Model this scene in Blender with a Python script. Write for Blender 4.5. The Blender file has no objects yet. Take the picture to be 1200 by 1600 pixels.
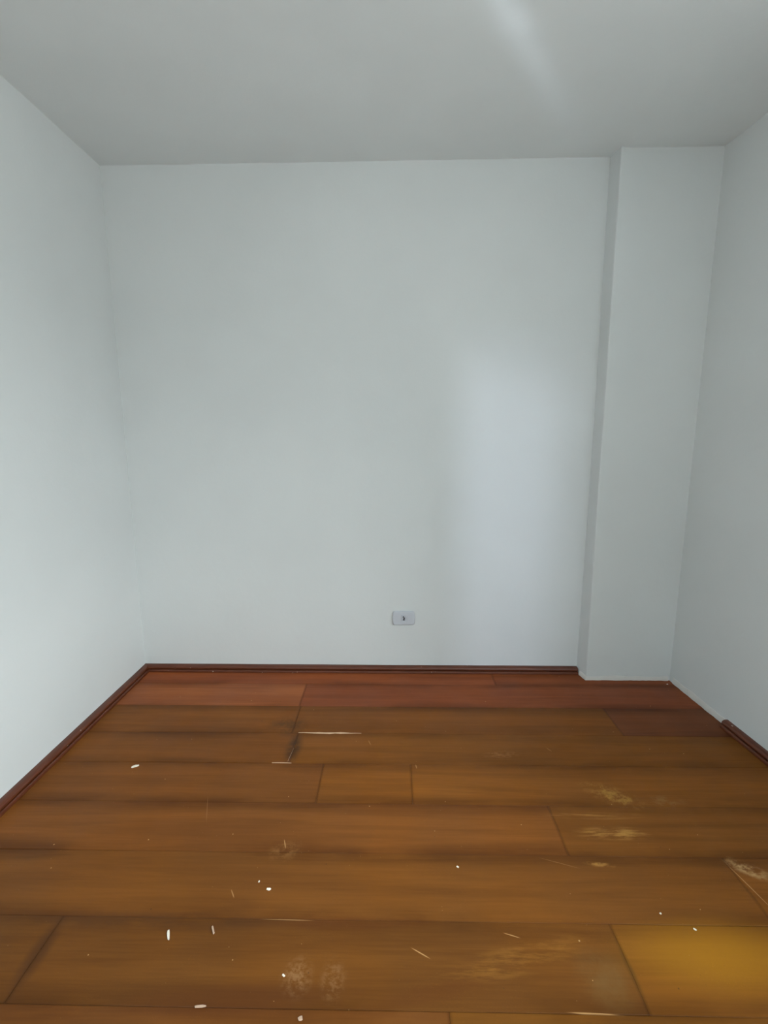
import bpy, bmesh, math, random
from mathutils import Vector, Matrix, noise

random.seed(7)
scene = bpy.context.scene
C = scene.collection

# ------------------------------------------------------------------ room metrics (metres)
H = 2.60                 # ceiling height
D = 2.4814               # back wall plane (camera stands at y = 0)
YP = 2.392               # face of the shallow pier
WX, SK = 2.9068, 0.0616  # right wall foot at the pier, and its slight flare
REAR = -1.15
def wx(y): return WX + SK * (YP - y)

# ------------------------------------------------------------------ camera
cam_d = bpy.data.cameras.new('camera')
cam_d.sensor_fit = 'VERTICAL'; cam_d.sensor_height = 24.0
cam_d.lens = 735.4923 / 1600 * 24.0
cam_d.clip_start = 0.02
cam = bpy.data.objects.new('camera', cam_d); C.objects.link(cam)
fw = Vector((-0.017536, 0.98631644, -0.16392797))
rt = Vector((0.99984622, 0.017329, -0.00269281))
up = Vector((-0.000184745, 0.16394998, 0.98646864))
m = Matrix((rt, up, -fw)).transposed().to_4x4()
m.translation = Vector((1.4057, 0.0, 1.3236))
cam.matrix_world = m
scene.camera = cam

# ------------------------------------------------------------------ world, lights, exposure
vs = scene.view_settings
scene.display_settings.display_device = 'sRGB'
vs.view_transform = 'Standard'; vs.look = 'None'; vs.gamma = 1.0; vs.use_curve_mapping = False
vs.exposure = -0.21
world = bpy.data.worlds.new('overcast_sky'); scene.world = world
world.use_nodes = True
wt = world.node_tree; bg = wt.nodes['Background']
tc = wt.nodes.new('ShaderNodeTexCoord'); sz = wt.nodes.new('ShaderNodeSeparateXYZ'); mr = wt.nodes.new('ShaderNodeMapRange')
wm = wt.nodes.new('ShaderNodeMix'); wm.data_type = 'RGBA'
wt.links.new(tc.outputs['Generated'], sz.inputs[0]); wt.links.new(sz.outputs[2], mr.inputs[0])
mr.inputs[1].default_value = -.06; mr.inputs[2].default_value = .10      # soft skyline
wt.links.new(mr.outputs[0], wm.inputs[0])
ov = wt.nodes.new('ShaderNodeMapRange'); wt.links.new(sz.outputs[2], ov.inputs[0])   # overcast sky: zenith three times the horizon
ov.inputs[3].default_value = 1.0; ov.inputs[4].default_value = 3.0; ov.clamp = True
ml = wt.nodes.new('ShaderNodeMath'); ml.operation = 'MULTIPLY'; wt.links.new(ov.outputs[0], ml.inputs[0]); ml.inputs[1].default_value = 7.0
wm.inputs[6].default_value = (1.25, 1.34, 1.33, 1)                           # ground and houses below the horizon
wm.inputs[7].default_value = (.79, .94, 1.0, 1)                           # even overcast sky
wt.links.new(wm.outputs[2], bg.inputs['Color']); wt.links.new(ml.outputs[0], bg.inputs['Strength'])
sun_d = bpy.data.lights.new('hazy_sun', 'SUN'); sun_d.energy = 5.0; sun_d.angle = math.radians(40); sun_d.color = (.95, 1.0, 1.0)
sun = bpy.data.objects.new('hazy_sun', sun_d); C.objects.link(sun)
sun.rotation_euler = Vector((-.82 * .90, .58 * .90, -.43)).to_track_quat('-Z', 'Y').to_euler()

def area(name, loc, target, sx, sy, power, color, spread=180, portal=False):
    l = bpy.data.lights.new(name, 'AREA'); l.shape = 'RECTANGLE'; l.size = sx; l.size_y = sy
    l.energy = power; l.color = color; l.spread = math.radians(spread)
    if portal: l.cycles.is_portal = True
    o = bpy.data.objects.new(name, l); C.objects.link(o)
    o.location = loc
    o.rotation_euler = (Vector(target) - Vector(loc)).to_track_quat('-Z', 'Y').to_euler()
    return o
# window opening in the right wall, beside the photographer
WY0, WY1, WZ0, WZ1 = -1.05, 0.56, 0.90, 2.42
TR = .32                 # thickness of the outer wall
# doorway in the left wall, behind the photographer, with an added slot for the streak lamp
DY0, DY1, DZ = -1.02, -0.30, 2.10
VZ0, VZ1 = 2.22, 2.44
wc = (WY0 + WY1) / 2
area('window_portal', (wx(wc) + TR, wc, (WZ0 + WZ1) / 2), (wx(wc) - 1, wc - SK, (WZ0 + WZ1) / 2), WY1 - WY0, WZ1 - WZ0, 10, (1, 1, 1), portal=True)
area('doorway_daylight', (-1.72, -3.0, 2.38), (2.12, 2.48, 0.9), 0.18, 0.28, 6.0, (0.72, 0.80, 1.0), 40)
area('ceiling_streak_light', (-0.01, -0.80, 2.32), (1.90, 1.88, 2.626), 0.025, 0.025, .036, (0.74, 0.86, 1.0), 2.7)  # added narrow lamp, aimed to draw the pale streak on the ceiling

# ------------------------------------------------------------------ helpers
def tag(o, label=None, cat=None, group=None, kind=None):
    if label: o['label'] = label
    if cat: o['category'] = cat
    if group: o['group'] = group
    if kind: o['kind'] = kind
    return o
def mesh_obj(name, verts, faces, mat, parent=None, smooth=False, recalc=True):
    me = bpy.data.meshes.new(name)
    me.from_pydata([tuple(v) for v in verts], [], faces)
    if recalc:
        bm = bmesh.new(); bm.from_mesh(me); bmesh.ops.recalc_face_normals(bm, faces=bm.faces); bm.to_mesh(me); bm.free()
    if smooth:
        for p in me.polygons: p.use_smooth = True
    me.materials.append(mat)
    o = bpy.data.objects.new(name, me); C.objects.link(o)
    if parent: o.parent = parent
    return o
def prism(plan, z0, z1):
    n = len(plan)
    v = [(x, y, z0) for x, y in plan] + [(x, y, z1) for x, y in plan]
    f = [tuple(range(n))[::-1], tuple(range(n, 2 * n))] + [(i, (i + 1) % n, n + (i + 1) % n, n + i) for i in range(n)]
    return v, f
def merge(parts):
    V, F = [], []
    for v, f in parts:
        b = len(V); V += v; F += [tuple(i + b for i in q) for q in f]
    return V, F

class NT:
    def __init__(self, name):
        self.m = bpy.data.materials.new(name); self.m.use_nodes = True
        self.t = self.m.node_tree; self.b = self.t.nodes['Principled BSDF']
        self.geo = self.t.nodes.new('ShaderNodeNewGeometry')
        self.pos = self.geo.outputs['Position']
    def link(self, a, b): self.t.links.new(a, b)
    def put(self, sock, v):
        if hasattr(v, 'links') or isinstance(v, bpy.types.NodeSocket): self.link(v, sock)
        else: sock.default_value = v
    def math(self, op, a, b=0.0, clamp=False):
        n = self.t.nodes.new('ShaderNodeMath'); n.operation = op; n.use_clamp = clamp
        self.put(n.inputs[0], a); self.put(n.inputs[1], b); return n.outputs[0]
    def mapr(self, v, a, b, c, d, smooth=True):
        n = self.t.nodes.new('ShaderNodeMapRange'); n.interpolation_type = 'SMOOTHSTEP' if smooth else 'LINEAR'
        self.put(n.inputs[0], v)
        for i, q in enumerate((a, b, c, d)): n.inputs[i + 1].default_value = q
        return n.outputs[0]
    def mapping(self, vec, loc=(0, 0, 0), rot=0.0, scale=(1, 1, 1), kind='POINT'):
        n = self.t.nodes.new('ShaderNodeMapping'); n.vector_type = kind
        self.put(n.inputs['Vector'], vec); n.inputs['Location'].default_value = loc
        n.inputs['Rotation'].default_value = (0, 0, rot); n.inputs['Scale'].default_value = scale
        return n.outputs[0]
    def noise(self, vec, scale, detail=3, rough=.55, dist=0.0):
        n = self.t.nodes.new('ShaderNodeTexNoise'); self.put(n.inputs['Vector'], vec)
        n.inputs['Scale'].default_value = scale; n.inputs['Detail'].default_value = detail
        n.inputs['Roughness'].default_value = rough; n.inputs['Distortion'].default_value = dist
        return n.outputs[0]
    def mix(self, fac, a, b, blend='MIX'):
        n = self.t.nodes.new('ShaderNodeMix'); n.data_type = 'RGBA'; n.blend_type = blend
        self.put(n.inputs[0], fac); self.put(n.inputs[6], a); self.put(n.inputs[7], b); return n.outputs[2]
    def bump(self, h, strength, dist=0.001):
        n = self.t.nodes.new('ShaderNodeBump'); self.put(n.inputs['Height'], h)
        n.inputs['Strength'].default_value = strength; n.inputs['Distance'].default_value = dist
        self.link(n.outputs[0], self.b.inputs['Normal'])
def rgb(r, g, b):
    f = lambda c: c / 12.92 if c <= .04045 else ((c + .055) / 1.055) ** 2.4
    return (f(r / 255), f(g / 255), f(b / 255), 1)

# ------------------------------------------------------------------ materials
def paint(name, col, rough=.8, amt=.3):
    n = NT(name)
    a = n.noise(n.pos, 1.6, 3); c = n.mix(n.mapr(a, .35, .7, 0, 1), col, tuple(x * .965 for x in col[:3]) + (1,))
    n.link(c, n.b.inputs['Base Color']); n.b.inputs['Roughness'].default_value = rough
    n.b.inputs['Specular IOR Level'].default_value = .15
    h = n.math('ADD', n.noise(n.pos, 9, 4), n.math('MULTIPLY', n.noise(n.pos, 170, 2), .12))
    n.bump(h, amt, .006)
    return n.m
M = {}
M['wall'] = paint('white_wall_paint', (.68, .70, .695, 1))
M['ceil'] = paint('white_ceiling_paint', (.77, .80, .80, 1), .8, .25)
M['scar'] = paint('bare_plaster', (.68, .665, .635, 1), .9, .8)

def simple(name, col, rough=.5, spec=.4, var=.12, scale=60):
    n = NT(name)
    a = n.noise(n.pos, scale, 3)
    c = n.mix(a, tuple(x * (1 - var) for x in col[:3]) + (1,), tuple(min(1, x * (1 + var)) for x in col[:3]) + (1,))
    n.link(c, n.b.inputs['Base Color']); n.b.inputs['Roughness'].default_value = rough
    n.b.inputs['Specular IOR Level'].default_value = spec
    return n.m
M['sub'] = simple('dark_subfloor', (.012, .008, .006, 1), .9)
M['plastic'] = simple('grey_white_plastic', (.56, .58, .625, 1), .4, .5, .02)
M['hole'] = simple('dark_socket', (.02, .022, .028, 1), .6)
M['chip'] = simple('cream_paint_flake', (.86, .78, .66, 1), .7, .3, .08, 300)
M['stick'] = simple('pale_wood_splinter', (.50, .34, .24, 1), .7, .3, .15, 300)
M['raw'] = simple('raw_split_wood', (.58, .37, .23, 1), .7, .3, .15, 120)
M['alu'] = simple('window_aluminium', (.55, .56, .57, 1), .4, .5, .03)
M['door'] = simple('door_wood', rgb(110, 66, 40), .45, .4, .12, 12)

def base_mat():
    n = NT('dark_varnished_skirting')
    g = n.noise(n.mapping(n.pos, scale=(14, 14, 90)), 1.0, 4)
    c = n.mix(g, rgb(72, 33, 18), rgb(108, 54, 28))
    s = n.noise(n.pos, 55, 2)
    c = n.mix(n.mapr(s, .73, .77, 0, .8), c, (.62, .52, .44, 1))
    n.link(c, n.b.inputs['Base Color']); n.b.inputs['Roughness'].default_value = .38
    n.bump(g, .3, .002); return n.m
M['base'] = base_mat()

def wood_mat():
    n = NT('worn_varnished_planks')
    oi = n.t.nodes.new('ShaderNodeObjectInfo')
    off = n.t.nodes.new('ShaderNodeVectorMath'); off.operation = 'ADD'
    cmb = n.t.nodes.new('ShaderNodeCombineXYZ')
    n.link(n.math('MULTIPLY', oi.outputs['Random'], 37.0), cmb.inputs[0]); n.link(n.math('MULTIPLY', oi.outputs['Random'], 91.0), cmb.inputs[2])
    n.link(n.pos, off.inputs[0]); n.link(cmb.outputs[0], off.inputs[1]); lp = off.outputs[0]
    g1 = n.noise(n.mapping(lp, scale=(1.1, 17, 1)), 1.0, 5, .6, .5)
    g2 = n.noise(n.mapping(lp, scale=(5, 150, 1)), 1.0, 3, .6)
    base = oi.outputs['Color']
    c = n.mix(n.mapr(g1, .34, .66, 0, 1), n.mix(1, base, (.86, .83, .80, 1), 'MULTIPLY'), n.mix(1, base, (1.08, 1.07, 1.02, 1), 'MULTIPLY'))
    c = n.mix(n.mapr(g2, .35, .75, 0, .35), c, n.mix(1, c, (.72, .68, .64, 1), 'MULTIPLY'))
    # blotchy ageing of the varnish, honey to red brown
    b = n.noise(n.pos, 2.6, 3, .5, .3)
    c = n.mix(n.mapr(b, .38, .62, 0, .42), c, n.mix(1, c, (1.20, 1.10, .70, 1), 'MULTIPLY'))
    # darker bands along the joints, broken up by noise
    uv = n.t.nodes.new('ShaderNodeUVMap'); uv.uv_map = 'plank'
    sp = n.t.nodes.new('ShaderNodeSeparateXYZ'); n.link(uv.outputs[0], sp.inputs[0])
    ev = n.math('SUBTRACT', .5, n.math('ABSOLUTE', n.math('SUBTRACT', sp.outputs[1], .5)))
    gn = n.noise(n.mapping(n.pos, scale=(2.0, 6, 1)), 1.0, 4)
    wide = n.math('MULTIPLY', n.mapr(ev, 0, .30, 1, 0), n.mapr(gn, .36, .62, .1, .75))
    c = n.mix(wide, c, n.mix(1, c, (.50, .46, .42, 1), 'MULTIPLY'))
    c = n.mix(n.mapr(ev, .002, .02, .2, 0), c, n.mix(1, c, (.45, .38, .32, 1), 'MULTIPLY'))
    c = n.mix(n.mapr(sp.outputs[0], .002, .008, .4, 0), c, n.mix(1, c, (.42, .36, .32, 1), 'MULTIPLY'))
    def spot(x, y, rx, ry, rot, col, k, ns=(18, 60), lo=.42, hi=.62, inner=.25):
        nonlocal c
        v = n.mapping(n.pos, (x, y, 0), rot, (rx, ry, 1e3), 'TEXTURE')
        ln = n.t.nodes.new('ShaderNodeVectorMath'); ln.operation = 'LENGTH'; n.link(v, ln.inputs[0])
        mk = n.mapr(ln.outputs['Value'], inner, 1, k, 0)
        if ns: mk = n.math('MULTIPLY', mk, n.mapr(n.noise(n.mapping(n.pos, scale=(ns[0], ns[1], 1)), 1.0, 8, .72), lo, hi, 0, 1))
        c = n.mix(mk, c, col)
    pale = rgb(176, 126, 62)
    # worn through varnish
    spot(2.15, 1.392, .16, .035, 0, pale, .95, (9, 70))
    spot(2.12, 1.465, .22, .02, 0, pale, .6, (6, 90))
    spot(2.22, 1.565, .14, .06, -.5, rgb(165, 120, 56), .85, (26, 34))
    spot(2.40, 1.535, .09, .04, 0, rgb(140, 104, 60), .55, (22, 40))
    spot(2.50, 1.265, .08, .035, -.55, rgb(190, 150, 100), .95, (20, 30))
    spot(2.05, 1.275, .06, .012, -.1, pale, .8, (20, 60))
    spot(1.06, 1.31, .07, .05, .3, rgb(150, 104, 56), .45, (30, 40))
    spot(1.17, .955, .05, .06, 0, rgb(160, 120, 80), .5, (50, 60))
    spot(1.26, .95, .04, .06, 0, rgb(160, 120, 80), .4, (50, 60))
    spot(1.72, 1.00, .28, .05, .25, rgb(160, 108, 44), .45, (6, 40))
    spot(1.93, .965, .09, .09, 0, rgb(120, 94, 54), .42, (9, 9), .3, .65)
    spot(2.27, 1.02, .36, .12, 0, rgb(176, 118, 26), .65, None, inner=.1)  # yellow worn boards, with golden window light painted into the same patch
    spot(1.86, 1.78, .10, .03, .1, rgb(160, 112, 66), .5, (30, 60))
    spot(1.17, 1.86, .22, .16, 0, rgb(142, 88, 44), .25, None)
    # dark damp stains at one joint, then darker bands and smears
    spot(.93, 1.97, .12, .10, 0, rgb(66, 46, 28), .6, (14, 14), .35, .6)
    spot(.985, 1.81, .045, .13, 0, rgb(52, 38, 26), .7, (16, 16), .25, .55)
    spot(.72, 1.085, .55, .035, 0, rgb(72, 44, 24), .55, (3, 12), .3, .55)
    spot(.49, 1.00, .035, .12, 0, rgb(70, 42, 22), .6, None)
    spot(1.30, 1.085, .30, .03, .0, rgb(98, 52, 22), .35, (3, 12), .3, .55)
    spot(1.50, .925, .22, .03, .2, rgb(96, 54, 20), .5, None)
    spot(1.01, .905, .35, .045, .05, rgb(88, 48, 22), .5, None)
    spot(2.00, .98, .012, .09, .05, rgb(92, 60, 22), .5, None)
    # long scratches
    for (x0, y0, x1, y1, w, k) in ((1.451, 1.028, 1.507, .998, .0018, .9), (1.70, 1.068, 1.75, 1.053, .0016, .8), (.718, 1.55, .768, 1.405, .0014, .25),
                                   (1.048, 1.355, 1.062, 1.315, .002, .8), (1.30, 1.87, 1.315, 1.83, .002, .5), (1.02, 1.095, 1.20, 1.092, .0015, .6),
                                   (1.86, 1.30, 2.0, 1.255, .0015, .25), (.93, 1.18, .95, 1.15, .002, .55), (2.44, 1.31, 2.48, 1.12, .002, .6),
                                   (1.5, 1.72, 1.505, 1.69, .003, .5), (2.06, 1.83, 2.08, 1.8, .002, .4), (1.80, .893, 1.95, .889, .002, .6)):
        dx, dy = x1 - x0, y1 - y0
        spot((x0 + x1) / 2, (y0 + y1) / 2, math.hypot(dx, dy) / 2, w, math.atan2(dy, dx), rgb(196, 150, 96), k, None, inner=.5)
    # fine scuffing of the varnish
    sc1 = n.math('MULTIPLY', n.mapr(n.noise(n.pos, 260, 4, .8), .52, .72, 0, 1), n.mapr(n.noise(n.pos, 6, 4), .42, .68, .06, .5))
    c = n.mix(sc1, c, n.mix(1, c, (1.45, 1.4, 1.35, 1), 'MULTIPLY'))
    # dust specks and small chips
    for sc, lo, k in ((40, .86, .75), (95, .90, .55), (230, .90, .3)):
        vo = n.t.nodes.new('ShaderNodeTexVoronoi'); vo.inputs['Scale'].default_value = sc
        n.link(n.mapping(n.pos, scale=(1, 1, .001)), vo.inputs['Vector'])
        sx = n.t.nodes.new('ShaderNodeSeparateColor'); n.link(vo.outputs['Color'], sx.inputs[0])
        sz = n.mapr(sx.outputs[1], 0, 1, .03, .09, False)
        on = n.math('MULTIPLY', n.math('LESS_THAN', vo.outputs['Distance'], sz), n.math('GREATER_THAN', sx.outputs[0], lo))
        c = n.mix(n.math('MULTIPLY', on, k), c, n.mix(sx.outputs[2], rgb(205, 165, 110), rgb(70, 44, 26)))
    n.link(c, n.b.inputs['Base Color'])
    n.link(n.mapr(n.noise(n.pos, 5, 4), .3, .7, .42, .58), n.b.inputs['Roughness'])
    n.b.inputs['Specular IOR Level'].default_value = .14
    n.bump(n.math('ADD', n.math('MULTIPLY', g2, .35), g1), .22, .0015)
    return n.m
M['wood'] = wood_mat()

# ------------------------------------------------------------------ the shell
T = .14
back = mesh_obj('wall_back', *prism([(-T, D), (wx(D) + T, D), (wx(D) + T, D + T), (-T, D + T)], -.05, H + .05), M['wall'])
tag(back, 'plain white painted back wall with a power outlet low down', 'wall', kind='structure')

v, f = merge([prism([(-T, DY1), (0, DY1), (0, D), (-T, D)], -.05, H + .05),
              prism([(-T, REAR - T), (0, REAR - T), (0, DY0), (-T, DY0)], -.05, H + .05),
              prism([(-T, DY0), (0, DY0), (0, DY1), (-T, DY1)], DZ, VZ0), prism([(-T, DY0), (0, DY0), (0, DY1), (-T, DY1)], VZ1, H + .05),
              prism([(-T, DY0), (0, DY0), (0, -.92), (-T, -.92)], VZ0, VZ1), prism([(-T, -.72), (0, -.72), (0, DY1), (-T, DY1)], VZ0, VZ1)])
tag(mesh_obj('wall_left', v, f, M['wall']), 'plain white painted side wall above a continuous dark baseboard', 'wall', kind='structure')

def rw(y0, y1, z0, z1): return prism([(wx(y0), y0), (wx(y0) + TR, y0), (wx(y1) + TR, y1), (wx(y1), y1)], z0, z1)
v, f = merge([rw(WY1, D, -.05, H + .05), rw(REAR - T, WY0, -.05, H + .05), rw(WY0, WY1, -.05, WZ0), rw(WY0, WY1, WZ1, H + .05)])
tag(mesh_obj('wall_right', v, f, M['wall']), 'white painted side wall whose dark baseboard stops short of the pier', 'wall', kind='structure')

tag(mesh_obj('wall_rear', *prism([(0, REAR - T), (wx(REAR) + 0, REAR - T), (wx(REAR), REAR), (0, REAR)], -.05, H + .05), M['wall']),
    'white painted wall opposite the outlet wall', 'wall', kind='structure')

# shallow pier in the corner: its edge is not quite plumb
def pier():
    zs = [-.04, .0, .4, .9, 1.45, 2.05, 2.45, H + .04]
    bx = [2.436, 2.436, 2.4395, 2.4413, 2.4411, 2.434, 2.431, 2.431]
    fx = [2.459, 2.459, 2.456, 2.453, 2.452, 2.449, 2.447, 2.446]
    V = []
    for z, b, q in zip(zs, bx, fx):
        r = .0035
        V += [(b, D + .02, z), (q - .0015, YP + r, z), (q + .0008, YP + .0008, z), (q + r, YP, z), (wx(YP) + .03, YP, z), (wx(YP) + .03, D + .02, z)]
    n = 6; F = []
    for i in range(len(zs) - 1):
        for k in range(n):
            F.append((i * n + k, i * n + (k + 1) % n, (i + 1) * n + (k + 1) % n, (i + 1) * n + k))
    F += [tuple(range(n)), tuple(range(len(V) - n, len(V)))]
    return V, F
tag(mesh_obj('wall_pier', *pier(), M['wall']), 'shallow white pier projecting in the corner beside the outlet wall', 'wall', kind='structure')

def ceiling():
    nx, ny = 70, 80
    x0, x1, y0, y1 = -T, wx(REAR) + T, REAR - T, D + T
    V = []; F = []
    for j in range(ny + 1):
        for i in range(nx + 1):
            x = x0 + (x1 - x0) * i / nx; y = y0 + (y1 - y0) * j / ny
            tilt = .008 * min(1, max(0, (x - .3) / 2.0)) * min(1, max(0, (2.44 - x) / .05 + 1) if x > 2.44 else 1)
            V.append((x, y, H - .001 + tilt + .0025 * noise.noise((x * 7, y * 7, 3.1))))
    V2 = [(x0, y0, H + .2), (x1, y0, H + .2), (x1, y1, H + .2), (x0, y1, H + .2)]
    for j in range(ny):
        for i in range(nx):
            a = j * (nx + 1) + i; F.append((a, a + nx + 1, a + nx + 2, a + 1))
    b = len(V)
    F.append((b, b + 1, b + 2, b + 3))
    return V + V2, F
o = mesh_obj('ceiling', *ceiling(), M['ceil'], smooth=True, recalc=False)
tag(o, 'plain white painted ceiling', 'ceiling', kind='structure')

# ------------------------------------------------------------------ floor: subfloor and single planks
floor = mesh_obj('floor', *prism([(-T, REAR - T), (wx(REAR) + T, REAR - T), (wx(REAR) + T, D + T), (-T, D + T)], -.06, -.012), M['sub'])
tag(floor, 'worn wooden floor of wide honey brown planks', 'floor', kind='structure')
RED = (162, 95, 58); REDD = (142, 78, 48); BRN = (122, 74, 32); HON = (124, 76, 29); YEL = (122, 76, 26); DRK = (116, 67, 40); DUL = (112, 69, 27)
rows = [(.0, .147, [1.958], [REDD, REDD]),
        (.147, .355, [.947], [RED, REDD]),
        (.355, .567, [.955, 2.432], [BRN, BRN, DRK]),
        (.567, .763, [.985], [BRN, HON]),
        (.763, .971, [1.128, 1.48], [BRN, HON, HON]),
        (.971, 1.176, [1.966], [BRN, HON]),
        (1.176, 1.386, [2.447], [(117, 72, 29), HON]),
        (1.386, 1.591, [.49, 2.0], [DUL, DUL, YEL]),
        (1.591, 1.80, [1.538], [BRN, YEL])]
y = 1.80; k = 0
while D - y > REAR:
    rows.append((y, y + .207, [(.6, 1.9), (1.2, 2.5), (.35, 1.5), (.95, 2.2)][k % 4], [BRN, HON, HON])); y += .207; k += 1
def plank(x0, x1, y0, y1, z, crown):
    gap = .0003
    x0 += gap; x1 -= gap; y0 += gap; y1 -= gap
    w = y1 - y0; prof = [(0, -.010), (0, -.0009), (.0008, 0)] + [(w * t, crown * 4 * t * (1 - t)) for t in (.12, .3, .5, .7, .88)] + [(w - .0008, 0), (w, -.0009), (w, -.010)]
    nx = 5; V = []; UV = []; F = []
    n = len(prof); L = x1 - x0
    tl = random.uniform(-.0006, .0006); ph = random.uniform(0, 9)
    for i in range(nx + 1):
        t = i / nx; x = x0 + L * t
        for (q, h) in prof:
            dz = z + tl * (t - .5) * 2 + .0005 * math.sin(ph + 4 * t) if h > -.005 else 0
            V.append((x - (x0 + x1) / 2, y0 + q - (y0 + y1) / 2, h + dz))
            UV.append((min(x - x0, x1 - x) if L > .1 else .5, min(1, max(0, q / w))))
    for i in range(nx):
        for k in range(n - 1):
            F.append((i * n + k, (i + 1) * n + k, (i + 1) * n + k + 1, i * n + k + 1))
    F += [tuple(range(n)), tuple(range(nx * n + n - 1, nx * n - 1, -1))]
    o = mesh_obj('plank', V, F, M['wood'], floor, recalc=False)
    uvl = o.data.uv_layers.new(name='plank')
    for l in o.data.loops: uvl.data[l.index].uv = UV[l.vertex_index]
    o.location = ((x0 + x1) / 2, (y0 + y1) / 2, 0)
    return o
by_pos = {}
for ri, (d0, d1, js, cols) in enumerate(rows):
    y0, y1 = D - d1, D - d0
    xs = [-.03] + list(js) + [wx(y0) + .03]
    for ci in range(len(xs) - 1):
        o = plank(xs[ci], xs[ci + 1], y0, y1, random.uniform(-.0008, .0004), random.choice((.0012, .0016, .0022)))
        r, g, b = cols[min(ci, len(cols) - 1)]; j = random.uniform(.95, 1.05)
        cc = rgb(r * j, g * j, b * j); o.color = cc
        by_pos[(ri, ci)] = o

# pale splintered edge on the plank by the damp stain
def splinter(name, pts, mat, parent, top):
    # a thin jagged sliver: centre line pts with half widths
    V = []; F = []
    for (x, y, w) in pts: V += [(x, y - w, top - .0015), (x, y - w * .6, top + .0006), (x, y + w * .6, top + .0006), (x, y + w, top - .0015)]
    for i in range(len(pts) - 1):
        for q in range(4): F.append((i * 4 + q, i * 4 + (q + 1) % 4, i * 4 + 4 + (q + 1) % 4, i * 4 + 4 + q))
    F += [(0, 1, 2, 3), tuple(range(len(V) - 4, len(V)))]
    if parent: V = [(a - parent.location.x, b - parent.location.y, c - parent.location.z) for a, b, c in V]
    return mesh_obj(name, V, F, mat, parent)
random.seed(11)
yj = D - .567
pts = [(.985 + i * .0235, yj + random.uniform(-.001, .0015), (.0006 + .0058 * math.sin(math.pi * min(1, i / 12)) ** 1.3 * random.uniform(.45, 1.1))) for i in range(13)]
s = splinter('split_edge', pts, M['raw'], by_pos[(3, 1)], .0022); s['label'] = 'pale raw wood split along the plank edge'
yj = D - .763
s = splinter('split_edge', [(.915 + i * .02, yj + .001 * math.sin(i), .0005 + .0012 * math.sin(math.pi * i / 4)) for i in range(5)], M['raw'], by_pos[(3, 0)], .0016)
s['label'] = 'pale raw wood chipped at the plank end'
s = splinter('split_edge', [(.978 + i * .0015, yj + .01 + i * .016, .0018 + .001 * (i % 2)) for i in range(6)], M['raw'], by_pos[(3, 0)], .0016)

# ------------------------------------------------------------------ baseboards
hb, tb = .036, .034
prof = [(0, 0), (tb, 0), (tb, .006), (tb - .0015, .0105), (tb - .006, .0135), (tb - .016, .0140), (tb - .016, .0185), (tb - .0065, .0190), (tb - .0065, .025), (tb - .010, .031), (tb - .016, .0345), (tb - .022, hb), (0, hb)]
def run(name, stations, label):
    # stations: (origin xy on the wall, inward direction xy); the profile is swept between them with a slight waviness
    V = []; F = []; n = len(prof)
    for i, ((x, y), (ux, uy)) in enumerate(stations):
        for (d, z) in prof:
            V.append((x + ux * d, y + uy * d, z + (.0007 * noise.noise((x * 9, y * 9, z * 50)) if z > 0 else 0)))
    for i in range(len(stations) - 1):
        for k in range(n): F.append((i * n + k, i * n + (k + 1) % n, (i + 1) * n + (k + 1) % n, (i + 1) * n + k))
    F += [tuple(range(n)), tuple(range(len(V) - n, len(V)))]
    o = mesh_obj(name, V, F, M['base']); o.location.z = .0005
    return tag(o, label, 'baseboard', kind='structure')
N = 24
xe = 2.438
st = [((0, D), (1, -1))] + [((i * xe / N, D), (0, -1)) for i in range(1, N)] + [((xe, D), (0, -1))]
run('baseboard_back', st, 'dark varnished baseboard under the power outlet, ending at the pier')
st = [((0, D), (1, -1))] + [((0, D - (D - DY1) * i / 30), (1, 0)) for i in range(1, 31)]
run('baseboard_left', st, 'dark varnished baseboard running the full length of the side wall')
yb = 1.985
st = [((wx(yb - (yb - REAR) * i / 24), yb - (yb - REAR) * i / 24), (-1, -SK)) for i in range(25)]
run('baseboard_right', st, 'short dark varnished baseboard whose cut end leaves bare plaster beside it')

# rough plaster scar left where the baseboard is missing: along the pier and the right wall
def scar(pts, name, label, h0=.022):
    V = []; F = []
    L = 0; pv = None
    for (x, y, ux, uy) in pts:
        a = .006 + .003 * noise.noise((x * 23, y * 23, 1)); hh = h0 + .007 * noise.noise((x * 17, y * 17, 5)); low = .0025 + .002 * noise.noise((x * 40, y * 40, 8))
        V += [(x - ux * .004, y - uy * .004, low), (x + ux * a, y + uy * a, low), (x + ux * a * .9, y + uy * a * .9, hh * .55), (x + ux * a * .35, y + uy * a * .35, hh), (x - ux * .004, y - uy * .004, hh + .004)]
    n = 5
    for i in range(len(pts) - 1):
        for k in range(n): F.append((i * n + k, i * n + (k + 1) % n, (i + 1) * n + (k + 1) % n, (i + 1) * n + k))
    F += [tuple(range(n)), tuple(range(len(V) - n, len(V)))]
    return tag(mesh_obj(name, V, F, M['scar']), label, 'plaster', kind='structure')
pts = [(2.436 + .023 * t, D - (D - YP) * t, -1, -.0) for t in (.40, .55, .7, .85)] + [(2.459, YP, -.7, -.7)] + [(2.459 + (WX - .012 - 2.459) * i / 26, YP, 0, -1) for i in range(1, 27)]
scar(pts, 'trim_1', 'rough bare plaster strip along the foot of the pier')
pts = [(wx(YP - .03 - (YP - .03 - yb) * i / 26), YP - .03 - (YP - .03 - yb) * i / 26, -1, -SK) for i in range(27)]
scar(pts, 'trim_2', 'rough bare plaster strip on the side wall between the pier and the cut baseboard', .03)

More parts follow.
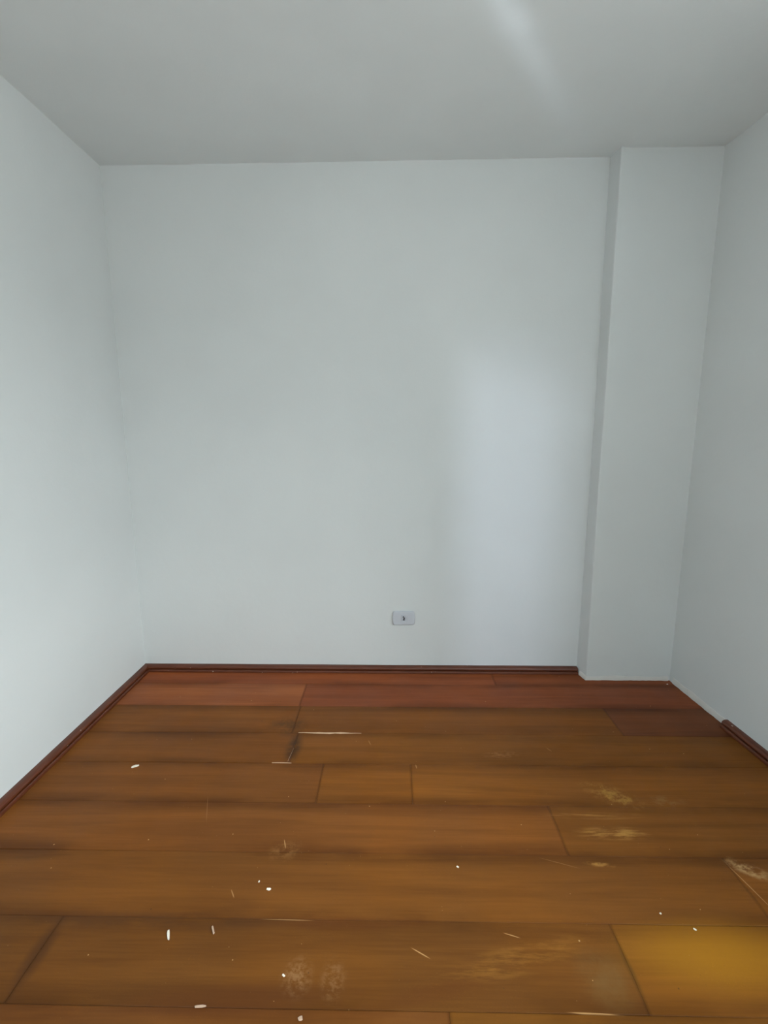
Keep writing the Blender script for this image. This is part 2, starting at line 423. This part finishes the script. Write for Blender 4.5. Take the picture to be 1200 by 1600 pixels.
# ------------------------------------------------------------------ window and door outside the frame
win = bpy.data.objects.new('window_1', None); C.objects.link(win)
win.location = (wx(wc) + TR - .09, (WY0 + WY1) / 2, WZ0); win.rotation_euler = (0, 0, math.atan(SK))
tag(win, 'open aluminium window frame in the side wall', 'window', kind='structure')
ww, wh = (WY1 - WY0) / math.cos(math.atan(SK)), WZ1 - WZ0
def bxs(x0, x1, y0, y1, z0, z1): return prism([(x0, y0), (x1, y0), (x1, y1), (x0, y1)], z0, z1)
for (a, b, c_, d_) in ((-ww / 2, ww / 2, 0, .04), (-ww / 2, ww / 2, wh - .04, wh), (-ww / 2, -ww / 2 + .04, .04, wh - .04), (ww / 2 - .04, ww / 2, .04, wh - .04)):
    mesh_obj('window_frame', *bxs(-.0, .05, a, b, c_, d_), M['alu'], win)
# the doorway: a leaf standing ajar in its opening
dr = mesh_obj('door_1', *bxs(-.10, -.065, DY0, DY1 - .50, .005, DZ), M['door'])
tag(dr, 'brown wooden door standing ajar in the side wall', 'door', kind='structure')

# ------------------------------------------------------------------ power outlet
out = bpy.data.objects.new('power_outlet', None); C.objects.link(out)
out.location = (1.469, D, .3175)
tag(out, 'small grey white power outlet on the wall above the baseboard', 'power outlet')
def bulged(w, h, bulge, r, inset=0, seg=6):
    # rounded rectangle whose short sides bow outward, in the xz plane
    P = []
    w2, h2 = w / 2 - inset, h / 2 - inset
    for (cx, cz, a0) in ((w2 - r, h2 - r, 0), (-w2 + r, h2 - r, 90), (-w2 + r, -h2 + r, 180), (w2 - r, -h2 + r, 270)):
        for i in range(seg + 1):
            a = math.radians(a0 + 90 * i / seg); P.append([cx + r * math.cos(a), cz + r * math.sin(a)])
        if a0 in (90, 270):
            s = -1 if a0 == 90 else 1
            for t in (-.6, -.3, 0, .3, .6): P.append([s * w2, -s * -1 * t * (h2 - r) * (1 if a0 == 270 else 1)])
    for p in P:
        p[0] += math.copysign(bulge * (1 - (p[1] / h2) ** 2), p[0]) if abs(p[0]) > w2 * .5 else 0
        p[1] += math.copysign(.0015 * (1 - (p[0] / (w2 + bulge)) ** 2), p[1])
    return sorted(P, key=lambda p: math.atan2(p[1], p[0]))
def loft(rings):
    V = []; F = []; n = len(rings[0][0])
    for P, yy in rings: V += [(p[0], yy, p[1]) for p in P]
    for i in range(len(rings) - 1):
        for k in range(n): F.append((i * n + k, i * n + (k + 1) % n, (i + 1) * n + (k + 1) % n, (i + 1) * n + k))
    F.append(tuple(range(len(V) - n, len(V))))
    return V, F
pw, ph = .116, .079
pl = mesh_obj('face_plate', *loft([(bulged(pw, ph, .004, .008, .006), .003), (bulged(pw, ph, .004, .008, .006), -.004), (bulged(pw, ph, .004, .008), -.004), (bulged(pw, ph, .004, .008), -.0065), (bulged(pw, ph, .004, .008, .002), -.0105), (bulged(pw, ph, .004, .008, .005), -.0115)]), M['plastic'], out)
mod = mesh_obj('socket_module', *merge([bxs(-.0125, .0125, -.0138, -.010, -.0225, -.0205), bxs(-.0125, .0125, -.0138, -.010, .0205, .0225),
      bxs(-.0125, -.0108, -.0138, -.010, -.0205, .0205), bxs(.0108, .0125, -.0138, -.010, -.0205, .0205)]), M['plastic'], out)
# recessed hexagonal socket well with its pin holes
hexo = [(0.010 * math.cos(math.radians(a)) , .0175 * math.sin(math.radians(a))) for a in (90, 150, 210, 270, 330, 30)]
hexi = [(x * .86, z * .88) for x, z in hexo]
well = mesh_obj('socket_well', *loft([(hexo, -.0112), (hexo, -.0130), (hexi, -.0130), (hexi, -.0117)]), M['plastic'], mod)
for hx, hz, r in ((-.0025, .0095, .0042), (.0025, .0015, .0046), (.0012, -.0078, .0048)):
    ring = [(hx + r * math.cos(i * math.pi / 6), hz + r * math.sin(i * math.pi / 6)) for i in range(12)]
    mesh_obj('pin_hole', *loft([(ring, -.0112), (ring, -.0120)]), M['hole'], mod)

# ------------------------------------------------------------------ debris on the floor
def flake(name, x, y, L, W, rot, label, cat, mat, h=.002, seed=1, group=None):
    rnd = random.Random(seed); n = 9; lo = []; hi = []
    for i in range(n):
        a = 2 * math.pi * i / n; k = rnd.uniform(.78, 1.12)
        px, py = math.copysign(abs(math.cos(a)) ** .6, math.cos(a)) * L / 2 * k, math.copysign(abs(math.sin(a)) ** .6, math.sin(a)) * W / 2 * k
        lo.append((px, py, 0)); hi.append((px * .86, py * .8, h * rnd.uniform(.7, 1.2)))
    V = lo + hi; F = [tuple(range(n))[::-1], tuple(range(n, 2 * n))] + [(i, (i + 1) % n, n + (i + 1) % n, n + i) for i in range(n)]
    o = mesh_obj(name, V, F, mat); o.location = (x, y, .0012); o.rotation_euler = (0, 0, rot)
    return tag(o, label, cat, group)
flake('paint_chip', .367, 1.689, .028, .011, .55, 'bent cream paint chip on the floor near the long side baseboard', 'paint chip', M['chip'], .003, 2)
flake('paint_chip', .806, 1.048, .030, .0068, 2.0, 'white finger shaped paint flake on the floor beside a brown splinter', 'paint chip', M['chip'], .003, 3)
flake('wood_splinter', .9217, 1.0616, .026, .006, -1.0, 'small brown wood splinter on the floor beside a white paint flake', 'splinter', M['stick'], .003, 4)
flake('paint_chip', 1.0423, 1.1793, .013, .008, -.2, 'small squarish white crumb on the open floor', 'paint chip', M['chip'], .002, 5)
flake('paint_chip', 1.007, 1.203, .007, .0045, 1.4, 'tiny white speck beside the squarish white crumb', 'paint chip', M['chip'], .0015, 6)
flake('paint_chip', 1.608, 1.2603, .009, .006, -.6, 'tiny white crumb on the floor below the outlet', 'paint chip', M['chip'], .0015, 7)
flake('paint_chip', 2.2232, 1.083, .009, .006, -.6, 'tiny cream crumb on the yellow worn boards', 'paint chip', M['chip'], .0015, 8)
flake('paint_chip', 2.1542, 1.1249, .006, .005, .3, 'tiniest cream crumb on the yellow worn boards', 'paint chip', M['chip'], .0015, 9)
flake('wood_splinter', .956, .8906, .030, .005, .05, 'dull flat wood shaving lying along a floorboard', 'splinter', M['stick'], .0015, 10)
flake('paint_chip', 1.1947, .8711, .011, .010, .3, 'dull grey crumb pressed into the floor', 'paint chip', M['stick'], .0015, 11)
flake('paint_chip', 1.137, .957, .009, .006, -.6, 'tiny pale crumb in a scuffed patch of floor', 'paint chip', M['chip'], .0015, 12)
flake('paint_chip', 2.873, 2.352, .010, .007, .2, 'tiny white plaster crumb in the corner beside the pier', 'paint chip', M['chip'], .002, 13)
